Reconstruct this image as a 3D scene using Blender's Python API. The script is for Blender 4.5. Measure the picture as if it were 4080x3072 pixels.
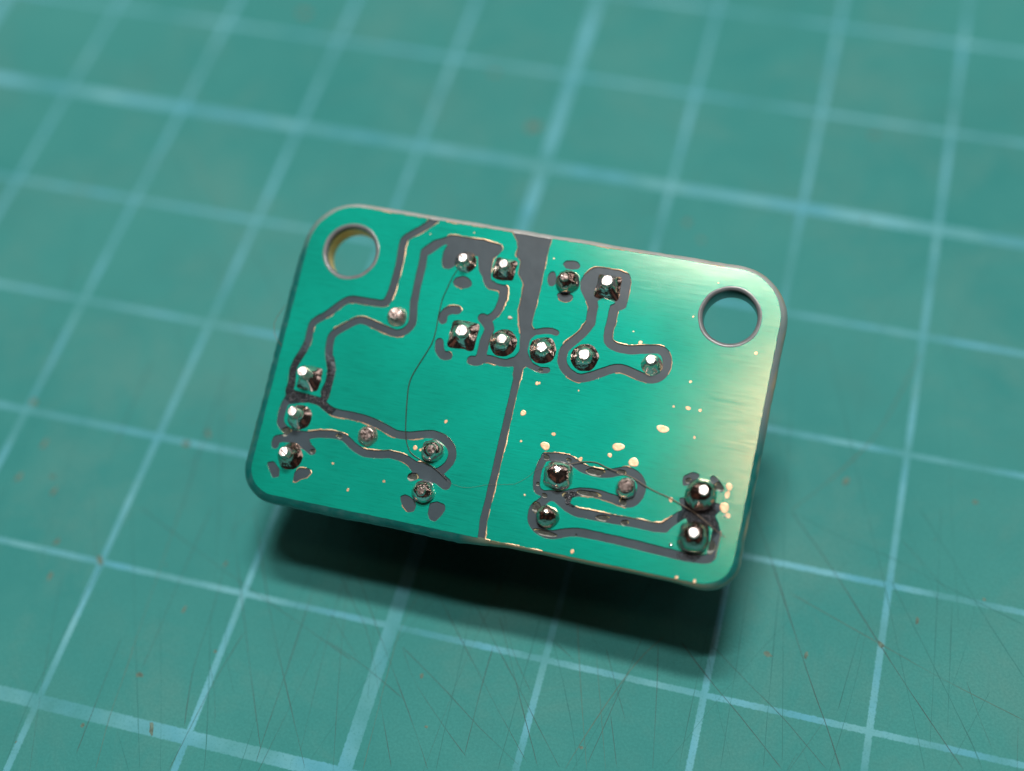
import bpy, bmesh, math, random
import numpy as np
from mathutils import Vector, Matrix, noise

# units: 1 Blender unit = 1 cm; all tables below are in millimetres
S = 0.1
for o in list(bpy.data.objects):
    bpy.data.objects.remove(o)
scene = bpy.context.scene
scene.unit_settings.system = 'METRIC'
scene.unit_settings.scale_length = 0.01

# ------------------------------------------------------------------ camera
cam_d = bpy.data.cameras.new('camera')
cam = bpy.data.objects.new('camera', cam_d)
scene.collection.objects.link(cam)
scene.camera = cam
CAM_POS = Vector((16.993, -50.184, 88.587)) * S
R_CAM = ((0.966870, 0.251138, -0.045739), (0.182442, -0.805167, -0.564287), (-0.178542, 0.537248, -0.824310))
right, down, fwd = (Vector(r) for r in R_CAM)
m = Matrix((right, -down, -fwd)).transposed().to_4x4()
m.translation = CAM_POS
cam.matrix_world = m
cam_d.sensor_width = 36.0
cam_d.lens = 54.118
cam_d.clip_start = 0.5
cam_d.clip_end = 500.0
cam_d.dof.use_dof = True
cam_d.dof.focus_distance = 92.5 * S
cam_d.dof.aperture_fstop = 0.128
cam_d.dof.aperture_blades = 0

# ------------------------------------------------------------------ room light
world = bpy.data.worlds.new('World')
scene.world = world
world.use_nodes = True
bg = world.node_tree.nodes['Background']
bg.inputs['Color'].default_value = (0.62, 0.47, 0.42, 1)
bg.inputs['Strength'].default_value = 0.022

def area_lamp(name, pos, target, sx, sy, watts, color):
    d = bpy.data.lights.new(name, 'AREA')
    d.shape = 'RECTANGLE'
    d.size = sx * S
    d.size_y = sy * S
    d.energy = watts
    d.color = color
    o = bpy.data.objects.new(name, d)
    scene.collection.objects.link(o)
    o.location = Vector(pos) * S
    o.rotation_euler = (Vector(target) * S - o.location).to_track_quat('-Z', 'Y').to_euler()
    return o

# two lamp heads above the bench (double shadow edge in front of the board)
area_lamp('lamp_near', (-5, 18, 520), (0, 0, 10), 140, 14, 9700, (1.0, 0.96, 0.92))
area_lamp('lamp_far', (-12, 112, 505), (0, 0, 10), 150, 32, 17400, (1.0, 0.95, 0.90))
# added weak lamp, no known source, placed to mirror as glare at board right
area_lamp('glare_lamp', (-19, -164, 894), (14, 0, 12), 34, 100, 1750, (1.0, 0.64, 0.42))
# added fill lamps standing in for unseen ceiling and walls, mirrored by the solder
area_lamp('ceiling_fill', (0, 420, 560), (0, 0, 10), 700, 260, 4200, (1.0, 0.86, 0.80))
area_lamp('wall_fill_left', (-470, 190, 420), (0, 0, 10), 300, 260, 1900, (1.0, 0.76, 0.69))
area_lamp('wall_fill_right', (480, 230, 430), (0, 0, 10), 300, 260, 1900, (1.0, 0.79, 0.72))
area_lamp('brown_fill_left', (-260, -400, 190), (0, 0, 10), 320, 180, 150, (1.0, 0.42, 0.28))  # added brown fill lamps, giving the solder warm reflections from the front
area_lamp('brown_fill_right', (330, -330, 190), (0, 0, 10), 260, 160, 70, (1.0, 0.46, 0.34))

scene.view_settings.view_transform = 'Standard'
scene.view_settings.look = 'None'
scene.view_settings.exposure = 0.0
scene.view_settings.gamma = 1.0
scene.view_settings.use_curve_mapping = False
scene.render.resolution_x = 1024
scene.render.resolution_y = 771
scene.render.engine = 'CYCLES'

# ------------------------------------------------------------------ traced tables (mm)
STROKES=[([(-7.09,9.59),(-7.81,8.84),(-8.74,8.05),(-8.9,7.57),(-8.82,6.31),(-8.84,4.96),(-8.98,3.86),(-9.21,3.58),(-10.24,3.53),(-11.22,3.49),(-11.71,3.27),(-12.64,2.26),(-13.34,1.64),(-13.44,1.13),(-13.41,0.33),(-13.54,-0.23),(-13.8,-0.99),(-13.91,-1.63),(-13.77,-2.49),(-13.84,-2.94)],0.49),([(-6.07,8.31),(-6.7,7.98),(-7.36,7.37),(-7.35,6.56),(-7.35,5.44),(-7.31,4.15),(-7.31,4.0),(-7.15,3.14),(-7.11,2.61),(-7.39,2.12),(-7.9,1.85),(-8.46,1.93),(-9.31,2.11),(-10.15,2.29),(-10.63,2.21),(-11.16,1.8),(-11.9,1.14),(-12.0,0.67),(-11.94,0.06),(-11.73,-0.57),(-11.5,-0.97),(-11.42,-1.61),(-11.43,-2.28),(-11.44,-2.94)],0.51),([(-1.88,5.83),(-1.86,5.17),(-1.92,4.5),(-2.16,4.02),(-2.45,3.75)],0.51),([(-2.8,3.77),(-2.48,3.52),(-2.22,3.13),(-2.36,2.23),(-2.34,1.58),(-2.44,1.08),(-2.86,1.03)],0.63),([(-2.44,1.08),(-1.89,1.31),(-0.96,1.22),(-0.14,1.42)],0.51),([(-5.24,3.21),(-5.26,3.56),(-4.94,3.9),(-4.47,3.99)],0.57),([(-5.12,1.78),(-5.01,1.32),(-4.7,1.02),(-4.4,1.05)],0.57),([(0.05,1.58),(0.14,0.56),(0.09,-7.28),(0.06,-8.26),(0.14,-9.07),(0.18,-9.48)],0.46),([(0.14,3.39),(0.66,3.48),(1.19,3.66),(1.61,3.71),(1.88,3.64)],0.41),([(0.69,1.41),(1.15,1.26),(1.51,1.21),(1.86,1.27)],0.4),([(3.8,5.21),(3.81,4.56),(3.52,3.95),(3.05,3.34),(2.63,2.75),(2.63,1.97),(3.04,1.44),(3.74,1.14),(4.35,1.28),(5.1,1.69),(5.93,2.14),(6.69,2.11),(7.57,1.89),(8.19,1.88),(8.68,2.14),(8.9,2.69),(8.81,3.31),(8.44,3.71),(7.94,3.71),(7.22,3.56),(6.42,3.39),(5.57,3.45),(5.13,3.72),(5.04,4.35),(5.07,5.0),(5.07,5.43)],0.57),([(-13.67,-3.24),(-13.88,-3.81),(-13.92,-4.52),(-13.83,-5.03),(-13.38,-5.38),(-12.67,-5.5)],0.48),([(-13.71,-3.07),(-12.6,-3.17),(-11.67,-3.26),(-11.31,-3.46),(-10.66,-3.73),(-9.76,-3.73),(-8.64,-3.78),(-7.71,-3.95),(-6.94,-4.19),(-6.55,-4.31),(-5.81,-4.3),(-5.07,-4.11),(-4.24,-3.91),(-3.57,-4.0),(-2.96,-4.39),(-2.73,-4.82),(-2.74,-5.33),(-3.04,-5.85),(-3.37,-6.13)],0.52),([(-13.27,-5.79),(-12.66,-5.54),(-12.0,-5.46),(-11.17,-5.22),(-10.31,-5.1),(-9.63,-5.14),(-8.95,-5.53),(-8.22,-5.82),(-7.47,-5.8),(-6.59,-5.61),(-6.45,-5.62),(-5.74,-5.66),(-5.08,-5.87),(-4.38,-6.07)],0.51),([(-4.47,-6.05),(-3.68,-6.28),(-3.06,-6.53),(-2.71,-6.72)],0.73),([(-4.96,-6.01),(-4.63,-6.29),(-4.64,-6.59),(-4.87,-6.72)],0.54),([(-4.59,-6.45),(-4.06,-6.48),(-3.57,-6.55)],0.57),([(-13.83,-6.42),(-13.83,-6.07),(-13.25,-5.88),(-12.56,-5.92),(-12.01,-6.12)],0.51),([(-12.13,-5.66),(-11.74,-6.15),(-11.42,-6.35)],0.54),([(2.88,-3.94),(3.48,-3.84),(4.23,-3.8),(4.77,-3.99),(5.23,-4.19),(5.87,-4.28),(6.5,-4.28),(7.08,-4.12),(7.65,-3.89),(8.06,-3.85),(8.6,-4.11),(8.91,-4.59),(8.87,-5.18),(8.59,-5.6),(8.21,-5.76),(7.62,-5.67),(6.77,-5.55),(6.14,-5.51),(5.34,-5.63),(4.76,-5.87),(4.39,-6.06)],0.54),([(2.88,-3.94),(2.7,-4.48),(2.66,-5.07),(2.72,-5.69),(2.93,-6.06),(3.58,-6.18)],0.44),([(3.5,-6.2),(4.19,-6.1),(4.66,-6.18)],0.67),([(4.18,-6.27),(4.85,-6.64),(5.38,-6.82),(6.13,-6.83),(7.04,-6.82),(7.86,-6.82),(9.07,-6.78),(9.89,-6.81),(10.74,-6.73),(10.66,-6.72),(11.08,-6.23),(11.49,-5.82)],0.57),([(3.53,-6.32),(3.2,-6.72),(2.9,-7.07),(2.88,-7.65),(3.13,-8.1),(3.65,-8.4),(4.29,-8.44),(4.86,-8.22),(5.44,-8.04),(6.04,-7.96),(6.82,-7.97),(8.7,-8.0),(10.21,-8.07),(11.7,-8.13),(12.8,-8.13),(13.57,-7.97),(13.67,-7.54),(13.7,-6.95),(13.71,-6.43)],0.54)]
POLYS=[[(-6.37,8.44),(-5.98,8.69),(-3.76,8.7),(-2.67,8.57),(-2.49,8.33),(-2.7,7.89),(-2.98,7.58),(-2.93,6.83),(-2.84,6.22),(-2.37,6.08),(-1.84,6.04),(-1.6,5.77),(-1.53,5.08),(-2.07,4.98),(-2.16,5.63),(-2.88,5.64),(-3.19,5.85),(-3.42,6.34),(-3.72,6.69),(-3.99,7.58),(-4.8,7.45),(-5.29,6.69),(-5.62,6.43),(-6.01,6.46),(-6.19,6.85),(-6.22,7.52),(-6.07,7.95),(-5.9,8.18),(-6.41,7.85),(-7.04,7.16),(-7.68,7.18),(-7.65,7.46),(-6.97,8.16)],[(-5.19,5.72),(-5.04,6.02),(-4.68,6.19),(-4.27,6.15),(-4.0,5.93),(-3.92,5.68),(-4.12,5.47),(-4.49,5.36),(-4.86,5.43),(-5.1,5.52)],[(-2.29,9.67),(-1.77,8.91),(-1.63,8.57),(-1.66,8.03),(-1.29,7.74),(-1.22,6.86),(-0.79,6.31),(-0.73,5.62),(-0.72,4.61),(-0.47,3.69),(-0.35,3.39),(-0.08,2.19),(-0.3,1.74),(-0.68,1.53),(-1.03,1.41),(-0.93,0.99),(-0.22,1.12),(-0.16,0.5),(0.39,0.6),(0.39,1.12),(0.5,1.25),(0.99,1.37),(0.4,2.22),(0.41,2.94),(0.7,3.31),(0.47,3.68),(0.32,3.86),(0.29,4.11),(0.32,4.61),(0.35,5.41),(0.32,8.9),(0.41,9.67)],[(1.36,8.01),(1.47,8.21),(1.84,8.31),(2.27,8.3),(2.49,8.07),(2.42,7.82),(2.01,7.72),(1.57,7.74)],[(0.62,7.18),(0.74,7.42),(1.0,7.42),(1.15,7.09),(1.2,6.7),(1.11,6.51),(0.82,6.46),(0.65,6.74)],[(1.4,5.99),(1.49,6.16),(2.03,6.23),(2.39,6.16),(2.48,5.96),(2.31,5.71),(1.99,5.61),(1.64,5.68)],[(3.12,7.96),(3.41,8.16),(3.91,8.23),(4.98,8.19),(5.56,8.07),(5.76,7.62),(5.79,6.76),(5.77,5.93),(5.35,5.63),(5.37,5.12),(5.4,4.69),(4.77,4.58),(4.77,5.36),(4.78,5.93),(5.15,6.17),(4.32,6.28),(3.95,6.04),(4.1,5.72),(4.1,5.15),(4.14,4.47),(3.34,4.32),(3.51,4.61),(3.48,5.57),(3.07,6.19),(2.78,6.54),(2.66,7.09),(2.78,7.55)],[(-14.11,-7.56),(-13.65,-7.43),(-13.15,-7.81),(-13.06,-8.31),(-13.46,-8.47),(-13.76,-8.06)],[(-12.0,-7.54),(-11.32,-7.41),(-11.08,-7.66),(-11.33,-8.06),(-11.73,-8.26),(-11.98,-8.48),(-12.16,-8.39),(-12.18,-7.88)],[(-5.3,-7.99),(-5.04,-7.83),(-4.68,-7.87),(-4.37,-8.06),(-4.17,-8.36),(-4.21,-8.74),(-4.61,-8.87),(-4.93,-8.64),(-5.15,-8.34)],[(-3.39,-8.03),(-2.96,-7.84),(-2.47,-7.93),(-2.35,-8.25),(-2.51,-8.66),(-2.83,-9.1),(-3.19,-9.04),(-3.39,-8.66)],[(11.17,-4.82),(11.47,-4.72),(11.74,-5.07),(12.4,-5.35),(12.94,-5.04),(13.35,-4.67),(13.64,-4.74),(13.68,-5.14),(13.43,-5.47),(13.69,-5.78),(13.85,-6.2),(13.77,-6.41),(13.15,-6.09),(12.35,-6.09),(11.91,-6.1),(11.63,-5.71),(11.38,-5.27)],[(11.18,-3.5),(11.68,-3.16),(12.06,-3.21),(12.14,-3.4),(11.72,-3.73),(11.54,-4.05),(11.26,-4.1),(11.17,-3.83)],[(12.69,-3.37),(12.84,-3.1),(13.2,-3.27),(13.5,-3.58),(13.7,-3.87),(13.48,-4.08),(13.2,-3.89),(12.9,-3.58)],[(-13.95,-2.85),(-11.68,-3.22),(-12.52,-3.47),(-13.52,-3.78),(-14.03,-3.92)],[(-12.04,-0.38),(-11.49,-0.28),(-11.17,-1.11),(-11.17,-2.13),(-11.17,-2.86),(-11.52,-3.22),(-11.83,-2.64),(-11.65,-1.93),(-11.74,-1.21)]]
PITS=[((-13.36,-5.46),0.301,0.323),((-9.95,-5.11),0.194,0.164),((-11.39,-6.35),0.155,0.155),((-4.84,-6.67),0.323,0.28),((1.45,1.2),0.121,0.129),((2.96,-3.96),0.207,0.172),((4.33,-3.87),0.155,0.146),((2.79,-5.63),0.121,0.112),((3.34,-6.23),0.181,0.138),((6.04,-4.26),0.603,0.25),((5.87,-5.61),0.689,0.215),((4.76,-6.03),0.366,0.258),((7.55,-3.97),0.25,0.181),((7.02,-6.86),0.431,0.194),((8.34,-6.88),0.215,0.194),((3.01,-7.0),0.323,0.301),((3.86,-8.4),0.732,0.172),((8.0,-5.72),0.215,0.258),((5.69,-8.16),0.052,0.069),((11.49,-3.71),0.164,0.172),((13.38,-3.69),0.28,0.301),((13.48,-7.22),0.323,0.431)]
SPOTS=[((2.74,-3.31),0.267,0.25),((3.09,-2.51),0.129,0.112),((1.24,-3.3),0.073,0.073),((7.06,-2.54),0.353,0.237),((6.67,-3.12),0.129,0.138),((8.14,-3.27),0.276,0.293),((5.0,-3.69),0.129,0.129),((2.17,-6.44),0.06,0.069),((9.43,-0.98),0.379,0.215),((10.48,2.13),0.086,0.086),((10.66,0.53),0.164,0.112),((9.8,0.47),0.065,0.069),((11.37,0.53),0.095,0.095),((11.37,-1.13),0.077,0.086),((13.94,4.53),0.112,0.103),((9.86,6.09),0.056,0.065),((10.93,8.41),0.052,0.043),((7.06,3.96),0.121,0.121),((4.01,0.38),0.052,0.052),((6.51,4.56),0.052,0.043),((1.57,0.4),0.06,0.086),((13.91,-3.62),0.181,0.215),((13.9,-4.11),0.138,0.224),((13.87,-4.89),0.258,0.31),((14.17,-5.3),0.138,0.146),((10.74,-5.03),0.108,0.164),((5.68,-9.16),0.111,0.134),((11.95,-9.41),0.103,0.111),((13.01,-9.41),0.095,0.111),((-5.07,-4.93),0.138,0.146),((-4.72,-4.99),0.086,0.086),((-6.49,-7.3),0.086,0.086),((-3.57,-2.99),0.095,0.121),((-6.49,-7.31),0.086,0.086),((-8.58,-8.25),0.086,0.103),((-9.91,-6.85),0.077,0.077),((0.75,8.24),0.043,0.052),((-4.55,9.04),0.039,0.039),((-7.3,8.49),0.039,0.039),((0.99,-1.59),0.159,0.19),((1.42,0.35),0.095,0.127)]
GOLDS=[[(-7.14,9.45),(-7.44,8.81),(-7.73,8.53),(-8.37,8.02),(-8.53,7.72),(-8.49,6.82),(-8.51,6.37),(-8.51,5.6),(-8.49,4.8),(-8.49,4.26),(-8.63,3.92)],[(-8.84,3.35),(-9.26,3.23),(-10.16,3.21),(-11.06,3.21),(-11.47,3.02),(-11.84,2.71)],[(-12.21,2.2),(-12.47,1.97)],[(-13.29,1.25),(-13.02,1.02),(-12.98,0.59),(-13.1,0.16)],[(-11.12,2.35),(-10.79,2.49),(-10.07,2.49),(-9.33,2.4),(-8.51,2.23)],[(-9.6,1.86),(-8.99,1.75),(-8.36,1.59)],[(-11.33,2.13),(-11.87,1.59)],[(-9.24,1.83),(-8.53,1.65),(-8.19,1.56),(-7.51,1.68)],[(-9.58,3.22),(-8.81,3.36)],[(-6.7,8.52),(-6.21,8.72),(-5.89,8.7),(-3.58,8.68),(-2.87,8.67),(-2.56,8.45),(-2.48,8.29)],[(-6.17,6.5),(-6.01,6.39)],[(-4.98,5.4),(-4.67,5.37)],[(-3.01,7.75),(-2.93,6.83)],[(-3.02,5.66),(-2.18,5.63)],[(-1.69,5.98),(-1.56,5.6),(-1.57,5.07),(-1.62,5.08),(-1.56,4.43),(-1.74,3.88)],[(-2.35,9.47),(-1.67,8.78),(-1.68,8.06)],[(-1.27,7.78),(-1.26,6.76),(-0.8,6.26),(-0.7,5.23),(-0.76,4.53),(-0.32,3.38)],[(0.36,9.44),(0.32,8.9),(0.29,8.27),(0.29,7.47),(0.34,6.69),(0.32,5.8),(0.38,4.93),(0.29,4.17),(0.31,3.87),(0.41,3.81)],[(0.34,1.2),(0.45,1.1),(0.38,0.77),(0.41,0.61),(0.45,-7.21),(0.39,-7.83),(0.4,-8.38),(0.43,-8.99),(0.38,-9.27),(0.63,-9.47),(1.23,-9.51),(2.06,-9.51),(2.62,-9.5),(3.17,-9.45),(3.77,-9.52)],[(-5.14,4.02),(-4.62,4.23),(-4.19,4.1)],[(-4.31,1.44),(-4.13,1.21)],[(-3.3,0.84),(-3.16,0.6)],[(-1.84,1.11),(-1.45,0.92)],[(2.88,7.65),(3.11,8.0),(3.4,8.23),(3.89,8.31),(4.32,8.3),(4.96,8.32),(5.4,8.22)],[(5.7,7.61),(5.77,6.45)],[(5.3,5.45),(5.32,5.15)],[(1.64,5.68),(2.08,5.63),(2.47,5.78)],[(3.34,5.72),(3.47,5.52)],[(3.49,4.61),(3.3,4.32)],[(3.49,4.6),(3.22,4.17),(2.87,3.67),(2.55,3.3),(2.41,3.19)],[(5.38,5.36),(5.35,4.49),(5.44,3.86),(5.64,3.72),(6.32,3.67),(7.08,3.83),(7.89,3.96),(8.41,3.84)],[(8.89,3.54),(9.2,2.91),(9.16,2.4)],[(6.07,1.87),(6.66,1.85),(7.79,1.59)],[(3.2,1.09),(3.87,0.93)],[(3.4,4.49),(2.88,3.74),(2.41,3.18)],[(-11.81,-5.17),(-11.45,-5.01),(-10.81,-4.87),(-10.15,-4.85),(-9.52,-4.86)],[(-10.82,-3.98),(-10.12,-4.06),(-9.22,-4.11),(-8.56,-4.11),(-7.88,-4.16),(-7.17,-4.37)],[(-8.21,-5.49),(-7.55,-5.47),(-7.01,-5.37),(-6.65,-5.34),(-6.51,-5.36),(-5.81,-5.37),(-5.54,-5.4)],[(-5.41,-4.48),(-4.74,-4.37)],[(-6.92,-4.42),(-6.59,-4.51)],[(-4.58,-5.6),(-4.35,-5.64)],[(-5.72,-5.91),(-5.28,-5.95),(-4.88,-6.13)],[(-11.93,-8.34),(-11.34,-8.01),(-11.09,-7.62)],[(-12.0,-7.54),(-11.67,-7.45)],[(-5.01,-8.65),(-4.8,-8.82)],[(2.85,-3.65),(3.44,-3.62),(4.27,-3.58),(4.69,-3.63)],[(5.43,-3.94),(5.82,-4.03),(6.36,-4.01)],[(7.68,-3.61),(7.92,-3.6)],[(5.4,-6.53),(5.94,-6.5),(6.27,-6.52),(6.9,-6.56),(7.4,-6.58),(7.88,-6.53),(8.54,-6.56),(9.03,-6.56),(10.04,-6.54),(10.68,-6.47)],[(5.63,-5.82),(6.41,-5.83),(7.25,-5.91),(8.1,-6.03)],[(9.21,-6.56),(9.82,-6.56),(10.14,-6.54),(10.49,-6.51)],[(10.7,-6.34),(10.94,-6.09)],[(13.82,-6.43),(13.84,-6.91),(13.86,-7.44),(13.87,-7.76)],[(-10.65,-3.75),(-9.76,-3.73)],[(0.45,9.5),(1.33,9.47),(2.28,9.45),(2.79,9.47)],[(-6.35,9.51),(-5.87,9.55),(-4.83,9.47),(-4.1,9.41),(-3.49,9.42),(-2.66,9.47)],[(9.61,9.47),(10.98,9.46)],[(2.99,9.53),(5.36,9.44),(6.67,9.49)],[(-11.15,9.52),(-8.64,9.48),(-7.77,9.44)]]
HAIRS=[[(-5.07,6.51),(-5.27,5.89),(-5.42,5.19),(-5.56,4.46),(-5.56,4.3),(-5.55,3.33),(-5.5,2.55),(-5.53,1.75),(-5.75,1.01),(-6.07,0.12),(-6.29,-0.58),(-6.36,-1.2),(-6.25,-2.14),(-6.01,-3.47),(-5.81,-4.3),(-5.58,-4.85),(-5.22,-5.3),(-4.48,-5.62),(-3.78,-5.83),(-3.19,-6.14),(-2.69,-6.46),(-2.3,-6.64),(-1.64,-6.72),(-1.02,-6.6),(-0.24,-6.3),(0.57,-6.12),(1.42,-5.93),(1.42,-5.94),(1.86,-5.61),(2.3,-5.14),(2.53,-4.85),(3.01,-4.54),(3.68,-4.33)],[(3.68,-4.35),(4.39,-4.13),(5.16,-3.83),(5.96,-3.72),(6.62,-3.88),(7.48,-4.04),(8.34,-4.21),(9.18,-4.54),(9.85,-4.75),(10.62,-4.93),(11.36,-5.19),(12.23,-5.51),(13.13,-5.98),(13.8,-6.37),(14.24,-6.56)],[(-15.46,2.39),(-15.71,1.76),(-15.86,1.28),(-15.8,0.8),(-15.61,0.34),(-15.29,-0.01),(-15.01,-0.23)]]
JOINTXY=[(-3.71,2.47),(-1.19,2.44),(1.33,2.43),(3.94,2.45),(-4.63,7.07),(-2.12,7.03),(1.92,6.91),(4.43,6.99),(-12.7,-1.92),(-12.72,-4.44),(-12.67,-6.97),(-8.11,2.88),(-8.15,-4.77),(-3.96,-4.9),(-3.94,-7.47),(3.89,-4.91),(3.79,-7.44),(8.03,-4.89),(12.43,-4.4),(12.45,-6.92),(7.99,2.76),(11.26,-7.62)]
CUTS=[([(-24.61,-7.69),(-22.66,-12.13),(-17.03,-24.67)],'t'),([(-21.35,-6.94),(-20.84,-13.83),(-20.39,-19.15),(-20.19,-21.91),(-19.68,-25.31)],'b'),([(-19.36,-6.47),(-19.43,-12.09),(-19.42,-16.24),(-19.48,-18.49)],'d'),([(-18.84,-6.35),(-17.03,-12.0)],'t'),([(-17.48,-6.04),(-16.85,-11.01),(-16.56,-13.51),(-16.28,-17.62),(-15.43,-21.4)],'d'),([(-17.74,-6.85),(-15.07,-12.24),(-12.58,-17.28),(-10.37,-21.64)],'d'),([(-16.54,-5.82),(-12.88,-12.88),(-10.46,-17.0),(-7.34,-22.14)],'d'),([(-24.09,-7.57),(-19.27,-9.66),(-15.68,-11.21),(-10.6,-13.25),(-6.78,-14.81)],'d'),([(-16.66,-13.54),(-13.73,-22.04),(-13.27,-23.76)],'t'),([(-21.56,-16.87),(-21.39,-21.34),(-21.26,-24.57)],'d'),([(-14.02,-14.51),(-14.74,-18.56),(-15.15,-22.38),(-15.34,-24.26)],'d'),([(-10.7,-10.74),(-10.49,-17.22),(-10.43,-20.62),(-10.34,-22.56)],'d'),([(-24.88,-11.94),(-25.28,-16.95),(-25.52,-22.22),(-25.24,-26.05)],'t'),([(-9.45,-9.16),(-7.71,-11.2),(-6.54,-12.52),(-5.33,-14.68),(-4.19,-17.01),(-2.27,-20.91)],'d'),([(-8.17,-9.09),(-6.62,-11.28),(-3.85,-15.1),(-1.9,-17.83),(-0.11,-20.49)],'d'),([(-3.86,-9.13),(-4.38,-12.01),(-4.19,-17.01),(-3.89,-21.5)],'b'),([(-8.73,-13.94),(-6.34,-14.81),(-2.91,-16.49)],'d'),([(-3.9,-13.24),(-0.73,-15.22),(2.26,-17.25),(5.09,-18.93)],'d'),([(-2.8,-9.12),(-0.14,-12.23),(3.13,-16.0),(5.5,-18.63)],'d'),([(-0.47,-9.14),(-0.15,-12.57),(0.07,-15.88),(0.19,-18.06),(0.38,-20.47)],'t'),([(-0.37,-9.12),(1.5,-11.4),(3.85,-14.12),(5.59,-16.25),(7.53,-18.55)],'d'),([(1.64,-11.92),(1.63,-14.55),(1.78,-19.11)],'d'),([(1.47,-9.72),(2.92,-12.5),(4.12,-14.81),(6.22,-18.76)],'d'),([(4.04,-9.22),(3.97,-14.2),(3.98,-16.94),(3.96,-19.51)],'t'),([(5.09,-10.55),(6.22,-12.69),(7.95,-16.61),(8.58,-18.48)],'t'),([(6.31,-8.8),(6.9,-10.89),(7.93,-14.43),(9.11,-18.26)],'b'),([(5.09,-10.55),(6.76,-11.59)],'d'),([(7.96,-10.64),(9.17,-14.65),(10.23,-18.08)],'b'),([(8.49,-10.29),(10.64,-14.62)],'d'),([(10.6,-8.8),(10.09,-12.09),(9.44,-15.84),(9.05,-17.98)],'d'),([(11.97,-8.58),(10.54,-10.91),(8.96,-15.02),(7.83,-18.57)],'B'),([(11.6,-9.23),(12.14,-12.36),(12.91,-17.35)],'d'),([(-3.9,-13.24),(-2.45,-15.3),(0.2,-17.75),(1.9,-19.19)],'d'),([(9.73,-14.52),(10.83,-17.75)],'d'),([(14.43,-6.66),(14.41,-10.85),(14.37,-14.24),(14.42,-16.98)],'t'),([(16.24,-1.24),(16.57,-9.69),(16.79,-16.41)],'t'),([(18.27,-3.7),(18.81,-10.76),(19.25,-15.81)],'t'),([(15.79,1.43),(17.48,-1.9),(19.29,-5.73),(21.3,-9.96),(22.63,-12.56),(23.7,-14.83)],'D'),([(18.1,1.97),(21.05,-1.3),(24.75,-6.0),(27.44,-9.33),(30.61,-13.07)],'D'),([(12.92,-8.8),(15.11,-10.9),(17.42,-12.89),(20.34,-15.55)],'D'),([(14.78,-8.58),(17.52,-10.64),(19.93,-12.39),(22.87,-14.94)],'d'),([(18.32,1.9),(21.69,0.74),(24.93,-0.04),(28.14,-1.15),(33.37,-2.85)],'t'),([(19.02,-3.98),(24.76,-6.1),(28.88,-7.61),(33.82,-9.16)],'b'),([(23.08,2.64),(24.64,-1.85),(26.34,-7.15),(28.47,-13.68)],'t'),([(25.0,-1.54),(28.34,-6.99),(31.02,-11.46),(31.7,-12.9)],'t'),([(26.19,4.09),(28.65,0.71),(30.93,-2.76),(33.62,-6.38)],'t'),([(27.58,4.41),(28.1,-3.65),(28.58,-12.05)],'t'),([(28.94,-2.33),(29.48,-10.82)],'t'),([(25.36,1.48),(28.69,-1.71)],'d'),([(17.66,2.11),(18.3,-1.95),(20.26,-15.07)],'t'),([(23.62,-5.6),(23.0,-11.13)],'t'),([(18.37,16.2),(19.97,11.85),(21.21,8.17),(22.95,2.8)],'t'),([(24.96,16.55),(23.74,11.9),(22.71,8.9),(20.73,5.5),(18.11,1.91)],'B'),([(16.5,13.81),(17.09,8.53),(17.64,2.29)],'t'),([(-22.72,5.82),(-21.42,1.09),(-18.65,-6.86)],'t'),([(-27.91,4.08),(-27.74,-1.03),(-27.51,-4.97)],'d'),([(-22.24,4.23),(-21.87,-1.44),(-21.24,-7.23)],'d'),([(-24.16,15.11),(-20.67,10.97)],'d'),([(-34.34,26.29),(-31.57,22.68),(-27.85,18.14)],'b'),([(-40.55,32.34),(-38.24,29.45)],'b')]
SPECKS=[((-25.11,-11.93),16.0,42.0,-35.0),((-27.9,-13.72),14.0,30.0,0.0),((-28.49,-11.26),16.0,26.0,20.0),((-19.43,-18.86),30.0,16.0,-10.0),((-17.36,-21.97),14.0,46.0,-25.0),((-18.37,-13.94),12.0,22.0,0.0),((-16.92,-10.25),10.0,20.0,10.0),((-15.36,-16.24),10.0,12.0,0.0),((18.33,-8.45),26.0,15.0,20.0),((20.62,-7.96),14.0,24.0,0.0),((24.97,-6.17),16.0,24.0,-40.0),((26.96,-4.03),10.0,22.0,0.0),((-34.81,-1.27),26.0,28.0,0.0),((-22.9,-2.14),26.0,22.0,0.0),((-21.69,-1.0),16.0,34.0,-30.0),((-32.58,-4.29),16.0,36.0,10.0),((-33.17,-7.18),20.0,34.0,20.0),((-30.33,-7.69),16.0,36.0,20.0),((-30.91,-6.66),26.0,10.0,0.0),((-28.83,40.52),50.0,38.0,20.0),((-6.8,31.8),64.0,46.0,-20.0),((-11.29,36.98),50.0,20.0,-10.0),((19.3,36.51),44.0,16.0,-15.0),((6.86,24.75),24.0,34.0,0.0),((8.21,23.32),26.0,16.0,30.0),((19.68,27.79),18.0,14.0,0.0),((21.32,5.0),22.0,32.0,10.0),((29.69,5.33),18.0,14.0,0.0),((30.84,-1.65),12.0,10.0,0.0),((-2.19,-14.81),12.0,14.0,0.0),((8.48,-17.0),14.0,10.0,0.0),((-0.96,-17.92),10.0,8.0,0.0),((-20.64,0.59),10.0,12.0,0.0),((-21.62,-22.78),12.0,14.0,0.0)]
# ------------------------------------------------------------------ helpers
rnd = random.Random(7)
COL = scene.collection

def link(o, parent=None):
    COL.objects.link(o)
    if parent is not None:
        o.parent = parent
    return o

def mesh_obj(name, verts, faces, mat, parent=None, smooth=False):
    me = bpy.data.meshes.new(name)
    me.from_pydata([tuple(c * S for c in v) for v in verts], [], faces)
    me.update()
    if smooth:
        me.shade_smooth()
    if mat is not None:
        me.materials.append(mat)
    return link(bpy.data.objects.new(name, me), parent)

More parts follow.
